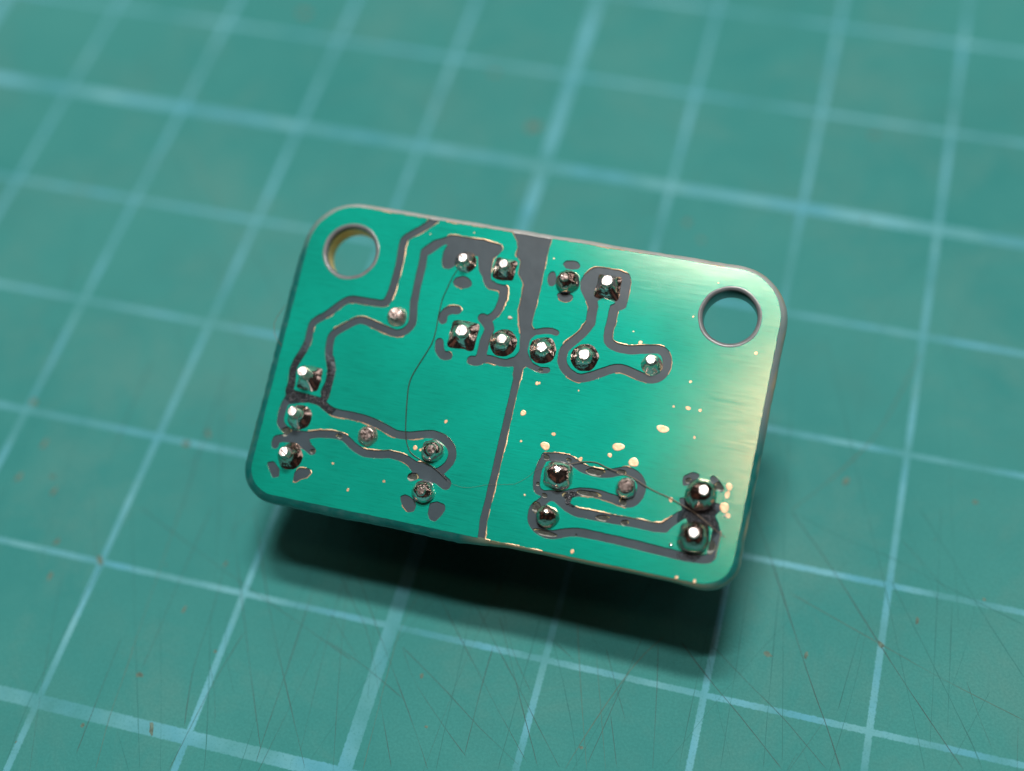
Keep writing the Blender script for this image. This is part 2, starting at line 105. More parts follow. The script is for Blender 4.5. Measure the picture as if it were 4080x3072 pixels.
def tag(o, label=None, category=None, kind=None, group=None):
    if label: o['label'] = label
    if category: o['category'] = category
    if kind: o['kind'] = kind
    if group: o['group'] = group
    return o

class MB:
    """collects verts and faces (mm)"""
    def __init__(self):
        self.v = []; self.f = []
    def add(self, verts, faces):
        n = len(self.v)
        self.v += list(verts)
        self.f += [tuple(i + n for i in fc) for fc in faces]
        return self
    def box(self, x0, x1, y0, y1, z0, z1):
        return self.add([(x0,y0,z0),(x1,y0,z0),(x1,y1,z0),(x0,y1,z0),(x0,y0,z1),(x1,y0,z1),(x1,y1,z1),(x0,y1,z1)],
                        [(3,2,1,0),(4,5,6,7),(0,1,5,4),(1,2,6,5),(2,3,7,6),(3,0,4,7)])
    def tube(self, pts, rad, n=8, caps=True):
        pts = [Vector(p) for p in pts]
        rings = []
        side = None
        for i, p in enumerate(pts):
            t = (pts[min(i+1, len(pts)-1)] - pts[max(i-1, 0)]).normalized()
            if side is None:
                side = t.orthogonal().normalized()
            side = (side - t * side.dot(t)).normalized()
            up = t.cross(side)
            r = rad[i] if isinstance(rad, (list, tuple)) else rad
            rings.append([p + (side * math.cos(a) + up * math.sin(a)) * r for a in (2 * math.pi * k / n for k in range(n))])
        vs = [v for ring in rings for v in ring]
        fs = []
        for i in range(len(rings) - 1):
            for k in range(n):
                fs.append((i*n+k, i*n+(k+1) % n, (i+1)*n+(k+1) % n, (i+1)*n+k))
        if caps:
            fs.append(tuple(range(n))[::-1]); fs.append(tuple((len(rings)-1)*n + k for k in range(n)))
        return self.add([tuple(v) for v in vs], fs)
    def lathe(self, prof, c=(0, 0), n=40, closed=False):
        vs = []; fs = []
        for r, z in prof:
            for k in range(n):
                a = 2 * math.pi * k / n
                vs.append((c[0] + r * math.cos(a), c[1] + r * math.sin(a), z))
        for i in range(len(prof) - 1):
            for k in range(n):
                fs.append((i*n+k, i*n+(k+1) % n, (i+1)*n+(k+1) % n, (i+1)*n+k))
        return self.add(vs, fs)
    def build(self, name, mat, parent=None, smooth=False):
        return mesh_obj(name, self.v, self.f, mat, parent, smooth)

def catmull(pts, step=0.08):
    P = [Vector((p[0], p[1])) for p in pts]
    out = []
    for i in range(len(P) - 1):
        p0 = P[max(i-1, 0)]; p1 = P[i]; p2 = P[i+1]; p3 = P[min(i+2, len(P)-1)]
        n = max(2, int((p2 - p1).length / step))
        for k in range(n):
            t = k / n
            out.append(0.5 * ((2*p1) + (p2-p0)*t + (2*p0-5*p1+4*p2-p3)*t*t + (3*p1-p0-3*p2+p3)*t**3))
    out.append(P[-1])
    return out

# ------------------------------------------------------------------ materials
def new_mat(name):
    mt = bpy.data.materials.new(name)
    mt.use_nodes = True
    nt = mt.node_tree
    b = nt.nodes['Principled BSDF']
    return mt, nt, b

def N(nt, typ, **kw):
    n = nt.nodes.new(typ)
    for k, v in kw.items():
        if hasattr(n, k): setattr(n, k, v)
        else: n.inputs[k].default_value = v
    return n

def L(nt, a, b):
    nt.links.new(a, b)

def coords(nt, scale=(1, 1, 1), rotz=0.0):
    tc = N(nt, 'ShaderNodeTexCoord')
    mp = N(nt, 'ShaderNodeMapping')
    mp.inputs['Scale'].default_value = scale
    mp.inputs['Rotation'].default_value = (0, 0, rotz)
    L(nt, tc.outputs['Object'], mp.inputs['Vector'])
    return mp.outputs['Vector']

def noise_t(nt, vec, scale, detail=4, rough=0.5, dist=0.0):
    n = N(nt, 'ShaderNodeTexNoise')
    n.inputs['Scale'].default_value = scale
    n.inputs['Detail'].default_value = detail
    n.inputs['Roughness'].default_value = rough
    n.inputs['Distortion'].default_value = dist
    L(nt, vec, n.inputs['Vector'])
    return n.outputs['Fac']

def ramp(nt, fac, stops):
    r = N(nt, 'ShaderNodeValToRGB')
    cr = r.color_ramp
    while len(cr.elements) < len(stops): cr.elements.new(0.5)
    for e, (p, c) in zip(cr.elements, stops):
        e.position = p; e.color = c if len(c) == 4 else (*c, 1)
    L(nt, fac, r.inputs['Fac'])
    return r.outputs['Color']

def mix(nt, fac, a, b, blend='MIX'):
    mx = N(nt, 'ShaderNodeMix', data_type='RGBA', blend_type=blend)
    for s, v in ((mx.inputs['Factor'], fac), (mx.inputs['A'], a), (mx.inputs['B'], b)):
        if isinstance(v, (int, float)): s.default_value = v
        elif isinstance(v, tuple): s.default_value = v if len(v) == 4 else (*v, 1)
        else: L(nt, v, s)
    return mx.outputs['Result']

def math_n(nt, op, a, b=None, c=None):
    n = N(nt, 'ShaderNodeMath', operation=op)
    for i, v in enumerate((a, b, c)):
        if v is None: continue
        if isinstance(v, (int, float)): n.inputs[i].default_value = v
        else: L(nt, v, n.inputs[i])
    return n.outputs[0]

def bump(nt, b, height, strength, dist, prev=None):
    bp = N(nt, 'ShaderNodeBump')
    bp.inputs['Strength'].default_value = strength
    bp.inputs['Distance'].default_value = dist
    L(nt, height, bp.inputs['Height'])
    if prev is not None: L(nt, prev, bp.inputs['Normal'])
    if b is not None: L(nt, bp.outputs['Normal'], b.inputs['Normal'])
    return bp.outputs['Normal']

def plain(name, col, rough=0.5, metal=0.0, coat=0.0, spec=0.5, nscale=None, namp=0.15, bstr=0.0):
    mt, nt, b = new_mat(name)
    b.inputs['Roughness'].default_value = rough
    b.inputs['Metallic'].default_value = metal
    b.inputs['Coat Weight'].default_value = coat
    b.inputs['Coat Roughness'].default_value = 0.15
    b.inputs['Specular IOR Level'].default_value = spec
    v = coords(nt)
    f = noise_t(nt, v, nscale or 8.0, 4)
    dark = tuple(c * (1 - namp) for c in col); lite = tuple(min(1, c * (1 + namp)) for c in col)
    L(nt, ramp(nt, f, [(0.3, dark), (0.7, lite)]), b.inputs['Base Color'])
    if bstr: bump(nt, b, noise_t(nt, v, (nscale or 8.0) * 4, 5), bstr, 0.01)
    return mt

# --- cutting mat: printed centimetre grid with worn ink
def mat_cutting():
    mt, nt, b = new_mat('cutting_mat_vinyl')
    v = coords(nt)
    big = noise_t(nt, v, 0.45, 4, 0.55)
    mid = noise_t(nt, v, 3.0, 5, 0.6)
    fine = noise_t(nt, v, 60.0, 5, 0.7)
    base = ramp(nt, big, [(0.3, (0.030, 0.240, 0.232)), (0.7, (0.056, 0.292, 0.274))])
    base = mix(nt, ramp(nt, mid, [(0.42, (0, 0, 0)), (0.75, (0.55, 0.55, 0.55))]), base, (0.058, 0.292, 0.274))
    # blotches of greyish grime
    gr = noise_t(nt, v, 1.1, 5, 0.65)
    base = mix(nt, ramp(nt, gr, [(0.52, (0, 0, 0)), (0.8, (0.45, 0.45, 0.45))]), base, (0.070, 0.234, 0.212))
    pale = noise_t(nt, v, 0.8, 6, 0.7, 0.4)
    base = mix(nt, ramp(nt, pale, [(0.48, (0, 0, 0)), (0.72, (0.65,)*3)]), base, (0.105, 0.290, 0.262))
    # grid
    warp = noise_t(nt, v, 48.0, 4, 0.65)
    w = math_n(nt, 'MULTIPLY', math_n(nt, 'SUBTRACT', warp, 0.5), 0.022)
    sep = N(nt, 'ShaderNodeSeparateXYZ'); L(nt, v, sep.inputs[0])
    def dist_line(c, off, period):
        t = math_n(nt, 'ADD', c, -off)
        p = math_n(nt, 'PINGPONG', t, period / 2)          # 0 on the line
        return p
    def stroke(c, off, period, half):
        d = math_n(nt, 'ADD', dist_line(c, off, period), w)
        mr = N(nt, 'ShaderNodeMapRange')
        mr.inputs['From Min'].default_value = half + 0.0035
        mr.inputs['From Max'].default_value = half - 0.0035
        L(nt, d, mr.inputs['Value'])
        return mr.outputs['Result']
    X, Y = sep.outputs['X'], sep.outputs['Y']
    ln = math_n(nt, 'MAXIMUM', stroke(X, 0.5, 1.0, 0.021), stroke(Y, 0.8, 1.0, 0.021))
    tk = math_n(nt, 'MAXIMUM', stroke(X, -0.5, 5.0, 0.046), stroke(Y, 2.8, 5.0, 0.046))
    ink = math_n(nt, 'MAXIMUM', ln, tk)
    # wear of the ink: fine flaking and longer faded stretches
    flake = ramp(nt, noise_t(nt, v, 60.0, 5, 0.7), [(0.30, (0.45,)*3), (0.46, (1, 1, 1))])
    fade = ramp(nt, noise_t(nt, v, 1.6, 3, 0.5), [(0.32, (0.22,)*3), (0.66, (1, 1, 1))])
    inkf = math_n(nt, 'MULTIPLY', math_n(nt, 'MULTIPLY', ink, flake), fade)
    inkc = ramp(nt, noise_t(nt, v, 2.0, 3), [(0.35, (0.110, 0.41, 0.54)), (0.65, (0.175, 0.48, 0.55))])
    base = mix(nt, ramp(nt, fine, [(0.40, (0.30,)*3), (0.62, (0, 0, 0))]), base, (0.022, 0.165, 0.155))
    L(nt, mix(nt, math_n(nt, 'MULTIPLY', inkf, 0.95), base, inkc), b.inputs['Base Color'])
    b.inputs['Roughness'].default_value = 0.75
    b.inputs['Specular IOR Level'].default_value = 0.2
    n1 = bump(nt, None, fine, 0.25, 0.006)
    bump(nt, b, mid, 0.12, 0.03, n1)
    return mt

# --- green solder mask over brushed copper
def mat_mask():
    mt, nt, b = new_mat('green_mask_over_brushed_copper')
    v1 = coords(nt, (0.75, 27, 1), 0.03)
    v2 = coords(nt, (3, 60, 1), -0.9)
    v0 = coords(nt)
    br = noise_t(nt, v1, 4.0, 6, 0.65, 0.25)
    br2 = noise_t(nt, v1, 11.0, 4, 0.6)
    di = noise_t(nt, v2, 2.5, 4, 0.7)
    big = noise_t(nt, v0, 1.6, 4)
    c = ramp(nt, big, [(0.32, (0.000, 0.300, 0.222)), (0.68, (0.000, 0.440, 0.326))])
    c = mix(nt, ramp(nt, br, [(0.38, (0, 0, 0)), (0.64, (0.75,)*3)]), c, (0.000, 0.530, 0.392))
    c = mix(nt, ramp(nt, br2, [(0.52, (0, 0, 0)), (0.70, (0.50,)*3)]), c, (0.0, 0.18, 0.135))
    L(nt, c, b.inputs['Base Color'])
    b.inputs['Metallic'].default_value = 0.30
    b.inputs['Roughness'].default_value = 0.42
    b.inputs['Specular IOR Level'].default_value = 0.05
    n1 = bump(nt, None, br, 0.20, 0.0020)
    n2 = bump(nt, None, br2, 0.20, 0.0015, n1)
    n3 = bump(nt, b, ramp(nt, di, [(0.52, (0, 0, 0)), (0.66, (1, 1, 1))]), 0.10, 0.002, n2)
    # sheen of the copper itself through the thin lacquer
    gl = N(nt, 'ShaderNodeBsdfAnisotropic', distribution='BECKMANN')
    gl.inputs['Color'].default_value = (1.0, 0.82, 0.60, 1)
    gl.inputs['Roughness'].default_value = 0.17
    n4 = bump(nt, None, br, 0.05, 0.0010)
    L(nt, n4, gl.inputs['Normal'])
    ms = N(nt, 'ShaderNodeMixShader')
    L(nt, ramp(nt, br, [(0.32, (0.13,)*3), (0.68, (0.36,)*3)]), ms.inputs['Fac'])
    L(nt, b.outputs['BSDF'], ms.inputs[1]); L(nt, gl.outputs['BSDF'], ms.inputs[2])
    L(nt, ms.outputs['Shader'], nt.nodes['Material Output'].inputs['Surface'])
    return mt

def mat_resin():
    mt, nt, b = new_mat('grey_resin_in_channels')
    v = coords(nt)
    f = noise_t(nt, v, 6.0, 4)
    c = ramp(nt, f, [(0.3, (0.036, 0.060, 0.076)), (0.7, (0.052, 0.084, 0.104))])
    # scorched, blistered stretches around two joints
    fac = None
    for x, y, r in ((-12.9, -1.9, 1.9), (-11.6, -3.2, 1.1), (12.6, -5.9, 1.3)):
        d = N(nt, 'ShaderNodeVectorMath', operation='DISTANCE')
        d.inputs[1].default_value = (x*S, y*S, 0); L(nt, v, d.inputs[0])
        mr = N(nt, 'ShaderNodeMapRange'); mr.inputs['From Min'].default_value = r*S; mr.inputs['From Max'].default_value = r*S*0.8
        L(nt, d.outputs['Value'], mr.inputs['Value'])
        fac = mr.outputs['Result'] if fac is None else math_n(nt, 'MAXIMUM', fac, mr.outputs['Result'])
    c = mix(nt, math_n(nt, 'MULTIPLY', fac, 0.75), c, (0.022, 0.024, 0.030))
    tn = noise_t(nt, v, 2.2, 3)
    c = mix(nt, ramp(nt, tn, [(0.60, (0, 0, 0)), (0.72, (0.35,)*3)]), c, (0.012, 0.085, 0.088))
    L(nt, c, b.inputs['Base Color'])
    b.inputs['Roughness'].default_value = 0.4
    b.inputs['Specular IOR Level'].default_value = 0.3
    b.inputs['Coat Weight'].default_value = 0.35
    b.inputs['Coat Roughness'].default_value = 0.18
    blister = noise_t(nt, v, 38.0, 4, 0.65, 0.8)
    h = math_n(nt, 'MULTIPLY', blister, fac)
    n1 = bump(nt, None, noise_t(nt, v, 12.0, 3), 0.12, 0.006)
    n2 = bump(nt, b, h, 1.0, 0.035, n1)
    L(nt, n2, b.inputs['Coat Normal'])
    return mt

def mat_rim():
    mt, nt, b = new_mat('mask_bead_on_board_edge')
    at = N(nt, 'ShaderNodeAttribute', attribute_name='coat')
    v = coords(nt)
    f = noise_t(nt, v, 14.0, 5, 0.6)
    c = mix(nt, ramp(nt, f, [(0.45, (0, 0, 0)), (0.8, (0.35,)*3)]), at.outputs['Color'], (0.10, 0.22, 0.22))
    L(nt, c, b.inputs['Base Color'])
    b.inputs['Roughness'].default_value = 0.28
    b.inputs['Coat Weight'].default_value = 0.35
    b.inputs['Coat Roughness'].default_value = 0.15
    n1 = bump(nt, b, f, 0.35, 0.012)
    L(nt, n1, b.inputs['Coat Normal'])
    return mt

def mat_copper():
    mt, nt, b = new_mat('bare_copper')
    v = coords(nt)
    f = noise_t(nt, v, 40.0, 3)
    L(nt, ramp(nt, f, [(0.3, (0.78, 0.42, 0.24)), (0.7, (0.95, 0.68, 0.44))]), b.inputs['Base Color'])
    b.inputs['Metallic'].default_value = 0.6
    b.inputs['Roughness'].default_value = 0.42
    bump(nt, b, noise_t(nt, v, 90.0, 3), 0.25, 0.004)
    return mt

def mat_solder(name, rough, tint, bs):
    mt, nt, b = new_mat(name)
    v = coords(nt)
    f = noise_t(nt, v, 40.0, 3)
    L(nt, ramp(nt, f, [(0.35, tuple(c*0.88 for c in tint)), (0.7, tint)]), b.inputs['Base Color'])
    b.inputs['Metallic'].default_value = 1.0
    L(nt, ramp(nt, noise_t(nt, v, 60.0, 4), [(0.35, (rough*0.7,)*3), (0.7, (rough*1.5,)*3)]), b.inputs['Roughness'])
    n1 = bump(nt, None, noise_t(nt, v, 30.0, 2, 0.5, 0.6), bs, 0.016)
    bump(nt, b, noise_t(nt, v, 70.0, 2), bs * 0.25, 0.002, n1)
    return mt

def mat_fr4():
    mt, nt, b = new_mat('fibreglass_laminate')
    v = coords(nt, (1, 1, 6))
    f = noise_t(nt, v, 10.0, 5, 0.7)
    L(nt, ramp(nt, f, [(0.3, (0.44, 0.36, 0.15)), (0.7, (0.62, 0.54, 0.28))]), b.inputs['Base Color'])
    b.inputs['Roughness'].default_value = 0.6
    b.inputs['Subsurface Weight'].default_value = 0.15
    b.inputs['Subsurface Radius'].default_value = (0.05, 0.04, 0.02)
    bump(nt, b, f, 0.4, 0.01)
    return mt

M = dict(
    mat=mat_cutting(), mask=mat_mask(), resin=mat_resin(), rim=mat_rim(), copper=mat_copper(), fr4=mat_fr4(),
    solder=mat_solder('shiny_solder', 0.15, (0.95, 0.85, 0.80), 0.20),
    domed=mat_solder('dark_reflection_solder', 0.13, (0.66, 0.54, 0.48), 0.28),  # darker brown tint stands in for dark reflections on the domes
    dull=mat_solder('dull_pinkish_solder', 0.36, (0.80, 0.66, 0.62), 0.22),  # pink tint stands in for warm surroundings mirrored in the solder
    tip=mat_solder('cut_lead_end', 0.42, (0.90, 0.82, 0.80), 0.35),
    ring=plain('grey_resin_collar', (0.17, 0.19, 0.20), 0.35, coat=0.4, nscale=20, bstr=0.15),
    bore=plain('lit_laminate_bore', (0.92, 0.72, 0.30), 0.6, nscale=12),  # laminate brightened to mimic light glowing through the fibreglass
    under=plain('dark_underside_sheet', (0.006, 0.030, 0.024), 0.5),  # colour of the added sheet that soaks up bounced light
    flux=plain('dark_flux', (0.040, 0.045, 0.055), 0.25, coat=0.8, nscale=40, namp=0.5),
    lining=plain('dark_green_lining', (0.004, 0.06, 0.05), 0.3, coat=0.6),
    pitshade=plain('pit_floor_shade', (0.035, 0.045, 0.035), 0.6, nscale=40, namp=0.6, bstr=0.5),  # shade of the recess put into the floor colour
    pitlit=plain('pit_lip_lit', (0.38, 0.40, 0.36), 0.55, nscale=40, namp=0.5, bstr=0.5),  # lit lower edge of the hole painted pale
    cut_d=plain('cut_dark', (0.030, 0.090, 0.085), 0.7),
    cut_t=plain('cut_teal', (0.012, 0.165, 0.155), 0.7),
    cut_b=plain('cut_brown', (0.075, 0.165, 0.140), 0.8),
    speck=plain('brown_grime', (0.105, 0.175, 0.140), 0.8, nscale=30, namp=0.4),
    hair=plain('dark_fibre', (0.030, 0.028, 0.020), 0.4),
    hair_l=plain('pale_fibre', (0.20, 0.15, 0.10), 0.4),
    black=plain('black_plastic', (0.012, 0.012, 0.013), 0.45),
    tan=plain('resistor_body', (0.45, 0.34, 0.20), 0.45),
    pin=plain('tinned_pin', (0.75, 0.72, 0.68), 0.25, metal=1.0),
    crumb=plain('pale_crumb', (0.62, 0.58, 0.50), 0.6, nscale=40, namp=0.3),
)

# ------------------------------------------------------------------ cutting mat
def make_mat():
    x0, x1, y0, y1, z0, bz = -225, 195, -122, 178, -3.0, 0.5
    mb = MB()
    def ring(ins, z):
        return [(x0+ins, y0+ins, z), (x1-ins, y0+ins, z), (x1-ins, y1-ins, z), (x0+ins, y1-ins, z)]
    mb.v = ring(0, z0) + ring(0, -bz) + ring(bz, 0.0)
    mb.f = [(3, 2, 1, 0)] + [(i, (i+1) % 4, 4+(i+1) % 4, 4+i) for i in range(4)] + \
           [(4+i, 4+(i+1) % 4, 8+(i+1) % 4, 8+i) for i in range(4)] + [(8, 9, 10, 11)]
    o = mb.build('cutting_mat', M['mat'])
    tag(o, 'green self healing cutting mat printed with a worn pale blue centimetre grid', 'cutting mat')
    return o
mat_obj = make_mat()

def ribbon(mb, pts, w, z):
    vs = []; n = len(pts)
    for i, p in enumerate(pts):
        t = (pts[min(i+1, n-1)] - pts[max(i-1, 0)]).normalized()
        nn = Vector((-t.y, t.x))
        ww = w[i] if isinstance(w, list) else w
        a = p + nn * ww * 0.5; b2 = p - nn * ww * 0.5
        vs += [(a.x, a.y, z), (b2.x, b2.y, z)]
    mb.add(vs, [(2*i+1, 2*i+3, 2*i+2, 2*i) for i in range(n-1)])

def knife_cuts():
    groups = {'d': MB(), 't': MB(), 'b': MB()}
    lvl = 0
    def one(pts, k, wmul=1.0):
        nonlocal lvl
        lvl += 1
        z = 0.004 + 0.00035 * (lvl % 30)
        c = catmull(pts, 0.6)
        key = k.lower()
        base = {'d': 0.036, 'D': 0.056, 't': 0.042, 'b': 0.038, 'B': 0.060}[k] * wmul
        ws = []
        for i, p in enumerate(c):
            nz = noise.noise(Vector((p.x * 0.35, p.y * 0.35, lvl * 3.1)))
            ws.append(max(0.006, base * (0.85 + 0.9 * nz)))
            jit = 0.018
            p.x += jit * noise.noise(Vector((p.x * 1.3, p.y * 1.3, lvl)))
            p.y += jit * noise.noise(Vector((p.x * 1.3, p.y * 1.3, lvl + 50)))
        if len(c) > 3:
            ws[0] = ws[-1] = 0.004
        ribbon(groups[key], c, ws, z)
    for pts, k in CUTS:
        one([Vector(p) for p in pts], k)
    r2 = random.Random(11)
    for i in range(150):                       # fainter scores all over the used middle of the mat
        x = r2.uniform(-70, 60); y = r2.gauss(-8, 26)
        a = math.radians(r2.choice((74, 100, 112, 128, 60, 88)) + r2.gauss(0, 7)); ln = r2.uniform(4, 26)
        dx, dy = math.cos(a) * ln / 2, math.sin(a) * ln / 2
        bow = r2.uniform(-0.4, 0.4)
        one([Vector((x-dx, y-dy)), Vector((x + bow, y)), Vector((x+dx, y+dy))], r2.choice('ddtt'), 0.5)
    for k, nm in (('d', 'dark'), ('t', 'teal'), ('b', 'brown')):
        o = groups[k].build('knife_cuts', M['cut_' + k], mat_obj)
        tag(o, label='fine %s knife scores crossing the mat' % nm, kind='stuff')
knife_cuts()

def specks():
    mb = MB(); r2 = random.Random(5)
    def chip(x, y, a, b2, rot, h):
        n = 11; c, s = math.cos(rot), math.sin(rot)
        rim = []; top = []
        for k in range(n):
            t = 2 * math.pi * k / n; f = 1 + r2.uniform(-0.3, 0.3)
            px, py = a * f * math.cos(t), b2 * f * math.sin(t)
            rim.append((x + c*px - s*py, y + s*px + c*py, 0.001))
            top.append((x + 0.6*(c*px - s*py), y + 0.6*(s*px + c*py), h * r2.uniform(0.6, 1.0)))
        mb.add(rim + top, [(k, (k+1) % n, n+(k+1) % n, n+k) for k in range(n)] + [tuple(range(n, 2*n))])
    for (x, y), a, b2, rot in SPECKS:
        sc = 1 / 1.58 / 52
        chip(x, y, a * sc * 0.8, b2 * sc * 0.9, -math.radians(rot), 0.02)
    for i in range(26):
        chip(r2.uniform(-60, 60), r2.uniform(-35, 60), r2.uniform(0.02, 0.07), r2.uniform(0.03, 0.09), r2.uniform(0, 3), 0.02)
    o = mb.build('grime_specks', M['speck'])
    tag(o, 'tiny rusty brown specks of grime scattered over the cutting mat', 'grime', 'stuff')
specks()

# ------------------------------------------------------------------ circuit board
BOARD_M = Matrix(((0.9994648, 0.0024267, -0.0326231), (-0.0146230, 0.9252074, -0.3791800), (0.0292630, 0.3794541, 0.9247477))).to_4x4()
BOARD_M.translation = Vector((0.400, -0.019, 11.708)) * S
board = bpy.data.objects.new('circuit_board', None)
link(board)
board.matrix_world = BOARD_M
tag(board, 'small green circuit board lying solder side up, tilted on its parts, on the cutting mat', 'circuit board')

W2, H2 = 15.0, 9.5
RT, RB = 3.0, 1.75            # corner radii far / near
HOLES = ((-12.1, 6.53, 1.60, 1.83), (12.01, 6.47, 1.65, 1.89))

# -- signed-distance artwork -> contours
RES = 0.04
NX = int(2 * (W2 + 0.4) / RES) + 1; NY = int(2 * (H2 + 0.4) / RES) + 1
gx = -(W2 + 0.4) + np.arange(NX) * RES
gy = -(H2 + 0.4) + np.arange(NY) * RES
GX, GY = np.meshgrid(gx, gy)

def vnoise(seed, cell):
    r = np.random.RandomState(seed)
    nx = int((gx[-1]-gx[0]) / cell) + 3; ny = int((gy[-1]-gy[0]) / cell) + 3
    g = r.rand(ny, nx) * 2 - 1
    fx = (GX - gx[0]) / cell; fy = (GY - gy[0]) / cell
    ix = fx.astype(int); iy = fy.astype(int); tx = fx - ix; ty = fy - iy
    tx = tx*tx*(3-2*tx); ty = ty*ty*(3-2*ty)
    return (g[iy, ix]*(1-tx)*(1-ty) + g[iy, ix+1]*tx*(1-ty) + g[iy+1, ix]*(1-tx)*ty + g[iy+1, ix+1]*tx*ty)

def window(x0, x1, y0, y1, pad):
    i0 = max(0, int((x0-pad-gx[0]) / RES)); i1 = min(NX, int((x1+pad-gx[0]) / RES) + 2)
    j0 = max(0, int((y0-pad-gy[0]) / RES)); j1 = min(NY, int((y1+pad-gy[0]) / RES) + 2)
    return slice(j0, j1), slice(i0, i1)

def sdf_rrect(cut=0.0):
    # rounded rectangle, different radii near / far
    rr = np.where(GY > 0, RT, RB)
    qx = np.abs(GX) - (W2 - cut) + rr; qy = np.abs(GY) - (H2 - cut) + rr
    return np.minimum(np.maximum(qx, qy), 0) + np.hypot(np.maximum(qx, 0), np.maximum(qy, 0)) - rr

chan = np.full((NY, NX), 9.0)
for pts, w in STROKES:
    c = catmull(pts, 0.25)
    for a, b2 in zip(c, c[1:]):
        sl = window(min(a.x, b2.x), max(a.x, b2.x), min(a.y, b2.y), max(a.y, b2.y), w + 0.4)
        px, py = GX[sl] - a.x, GY[sl] - a.y
        dx, dy = b2.x - a.x, b2.y - a.y
        t = np.clip((px*dx + py*dy) / (dx*dx + dy*dy + 1e-9), 0, 1)
        d = np.hypot(px - t*dx, py - t*dy) - w / 2
        chan[sl] = np.minimum(chan[sl], d)
for poly in POLYS:
    xs = [p[0] for p in poly]; ys = [p[1] for p in poly]
    sl = window(min(xs), max(xs), min(ys), max(ys), 0.4)
    px, py = GX[sl], GY[sl]
    dd = np.full(px.shape, 99.0); inside = np.zeros(px.shape, bool)
    for (ax, ay), (bx, by) in zip(poly, poly[1:] + poly[:1]):
        ex, ey = bx-ax, by-ay
        t = np.clip(((px-ax)*ex + (py-ay)*ey) / (ex*ex + ey*ey + 1e-9), 0, 1)
        dd = np.minimum(dd, np.hypot(px-ax-t*ex, py-ay-t*ey))
        cr = ((ay > py) != (by > py)) & (px < (bx-ax) * (py-ay) / ((by-ay) if by != ay else 1e-9) + ax)
        inside ^= cr
    chan[sl] = np.minimum(chan[sl], np.where(inside, -dd, dd))
for hx, hy, ri, ro in HOLES:
    chan = np.minimum(chan, np.hypot(GX-hx, GY-hy) - ro)

def blur(f, n):
    for _ in range(n):
        g = np.pad(f, 1, mode='edge')
        f = (g[1:-1, :-2] + g[1:-1, 2:] + g[:-2, 1:-1] + g[2:, 1:-1] + 2*g[1:-1, 1:-1]) / 6
    return f
chan_s = blur(np.clip(chan, -0.5, 0.5), 5) + 0.012
wob = 0.014 * vnoise(1, 0.35) + 0.010 * vnoise(2, 0.12)
edge_wob = 0.02 * vnoise(3, 0.6) + 0.014 * vnoise(4, 0.15)
outl = sdf_rrect()
copper_field = np.minimum(chan_s + wob, -(outl + edge_wob))       # > 0 on copper

def contours(F):
    ins = F > 0
    H = F
    segs = {}
    def ex(j, i):   # crossing on horizontal edge (j,i)-(j,i+1)
        t = H[j, i] / (H[j, i] - H[j, i+1]); return (gx[i] + t*RES, gy[j])
    def ey(j, i):
        t = H[j, i] / (H[j, i] - H[j+1, i]); return (gx[i], gy[j] + t*RES)
    code = ins[:-1, :-1]*1 + ins[:-1, 1:]*2 + ins[1:, 1:]*4 + ins[1:, :-1]*8
    jj, ii = np.nonzero((code > 0) & (code < 15))
    # edges: b(ottom) r(ight) t(op) l(eft); inside kept on the left hand
    tab = {1: 'bl', 2: 'rb', 3: 'rl', 4: 'tr', 5: 'blrt', 6: 'tb', 7: 'tl', 8: 'lt', 9: 'bt', 10: 'rblt', 11: 'rt', 12: 'lr', 13: 'br', 14: 'lb'}
    tab[5] = 'bltr'; tab[10] = 'rblt'
    nxt = {}; pos = {}
    for j, i in zip(jj.tolist(), ii.tolist()):
        s = tab[int(code[j, i])]
        for k in range(0, len(s), 2):
            ks = []
            for e in s[k:k+2]:
                if e == 'b': key = (0, j, i)
                elif e == 't': key = (0, j+1, i)
                elif e == 'l': key = (1, j, i)
                else: key = (1, j, i+1)
                if key not in pos:
                    pos[key] = ex(key[1], key[2]) if key[0] == 0 else ey(key[1], key[2])
                ks.append(key)
            nxt[ks[0]] = ks[1]
    out = []; seen = set()
    for k0 in list(nxt):
        if k0 in seen: continue
        loop = []; k = k0
        while k is not None and k not in seen:
            seen.add(k); loop.append(pos[k]); k = nxt.get(k)
        if len(loop) > 8: out.append(loop)
    return out

def area(l):
    a = 0
    for (x0, y0), (x1, y1) in zip(l, l[1:] + l[:1]): a += x0*y1 - x1*y0
    return a / 2

def thin(l, tol=0.006):
    # keep points so that the polyline stays within tol
    keep = [0]; n = len(l); i = 0
    while i < n - 1:
        k = i + 1
        while k + 1 < n and k - i < 10:
            ax, ay = l[i]; bx, by = l[k+1]; ln = math.hypot(bx-ax, by-ay) + 1e-9
            if max(abs((bx-ax)*(ay-py) - (ax-px)*(by-ay)) / ln for px, py in l[i+1:k+1]) > tol: break
            k += 1
        keep.append(k); i = k
    pts = [l[k] for k in keep]
    if len(pts) > 2 and math.hypot(pts[0][0]-pts[-1][0], pts[0][1]-pts[-1][1]) < 0.02: pts.pop()
    return pts

def pt_in(p, l):
    x, y = p; c = False
    for (x0, y0), (x1, y1) in zip(l, l[1:] + l[:1]):
        if (y0 > y) != (y1 > y) and x < (x1-x0)*(y-y0)/(y1-y0) + x0: c = not c
    return c

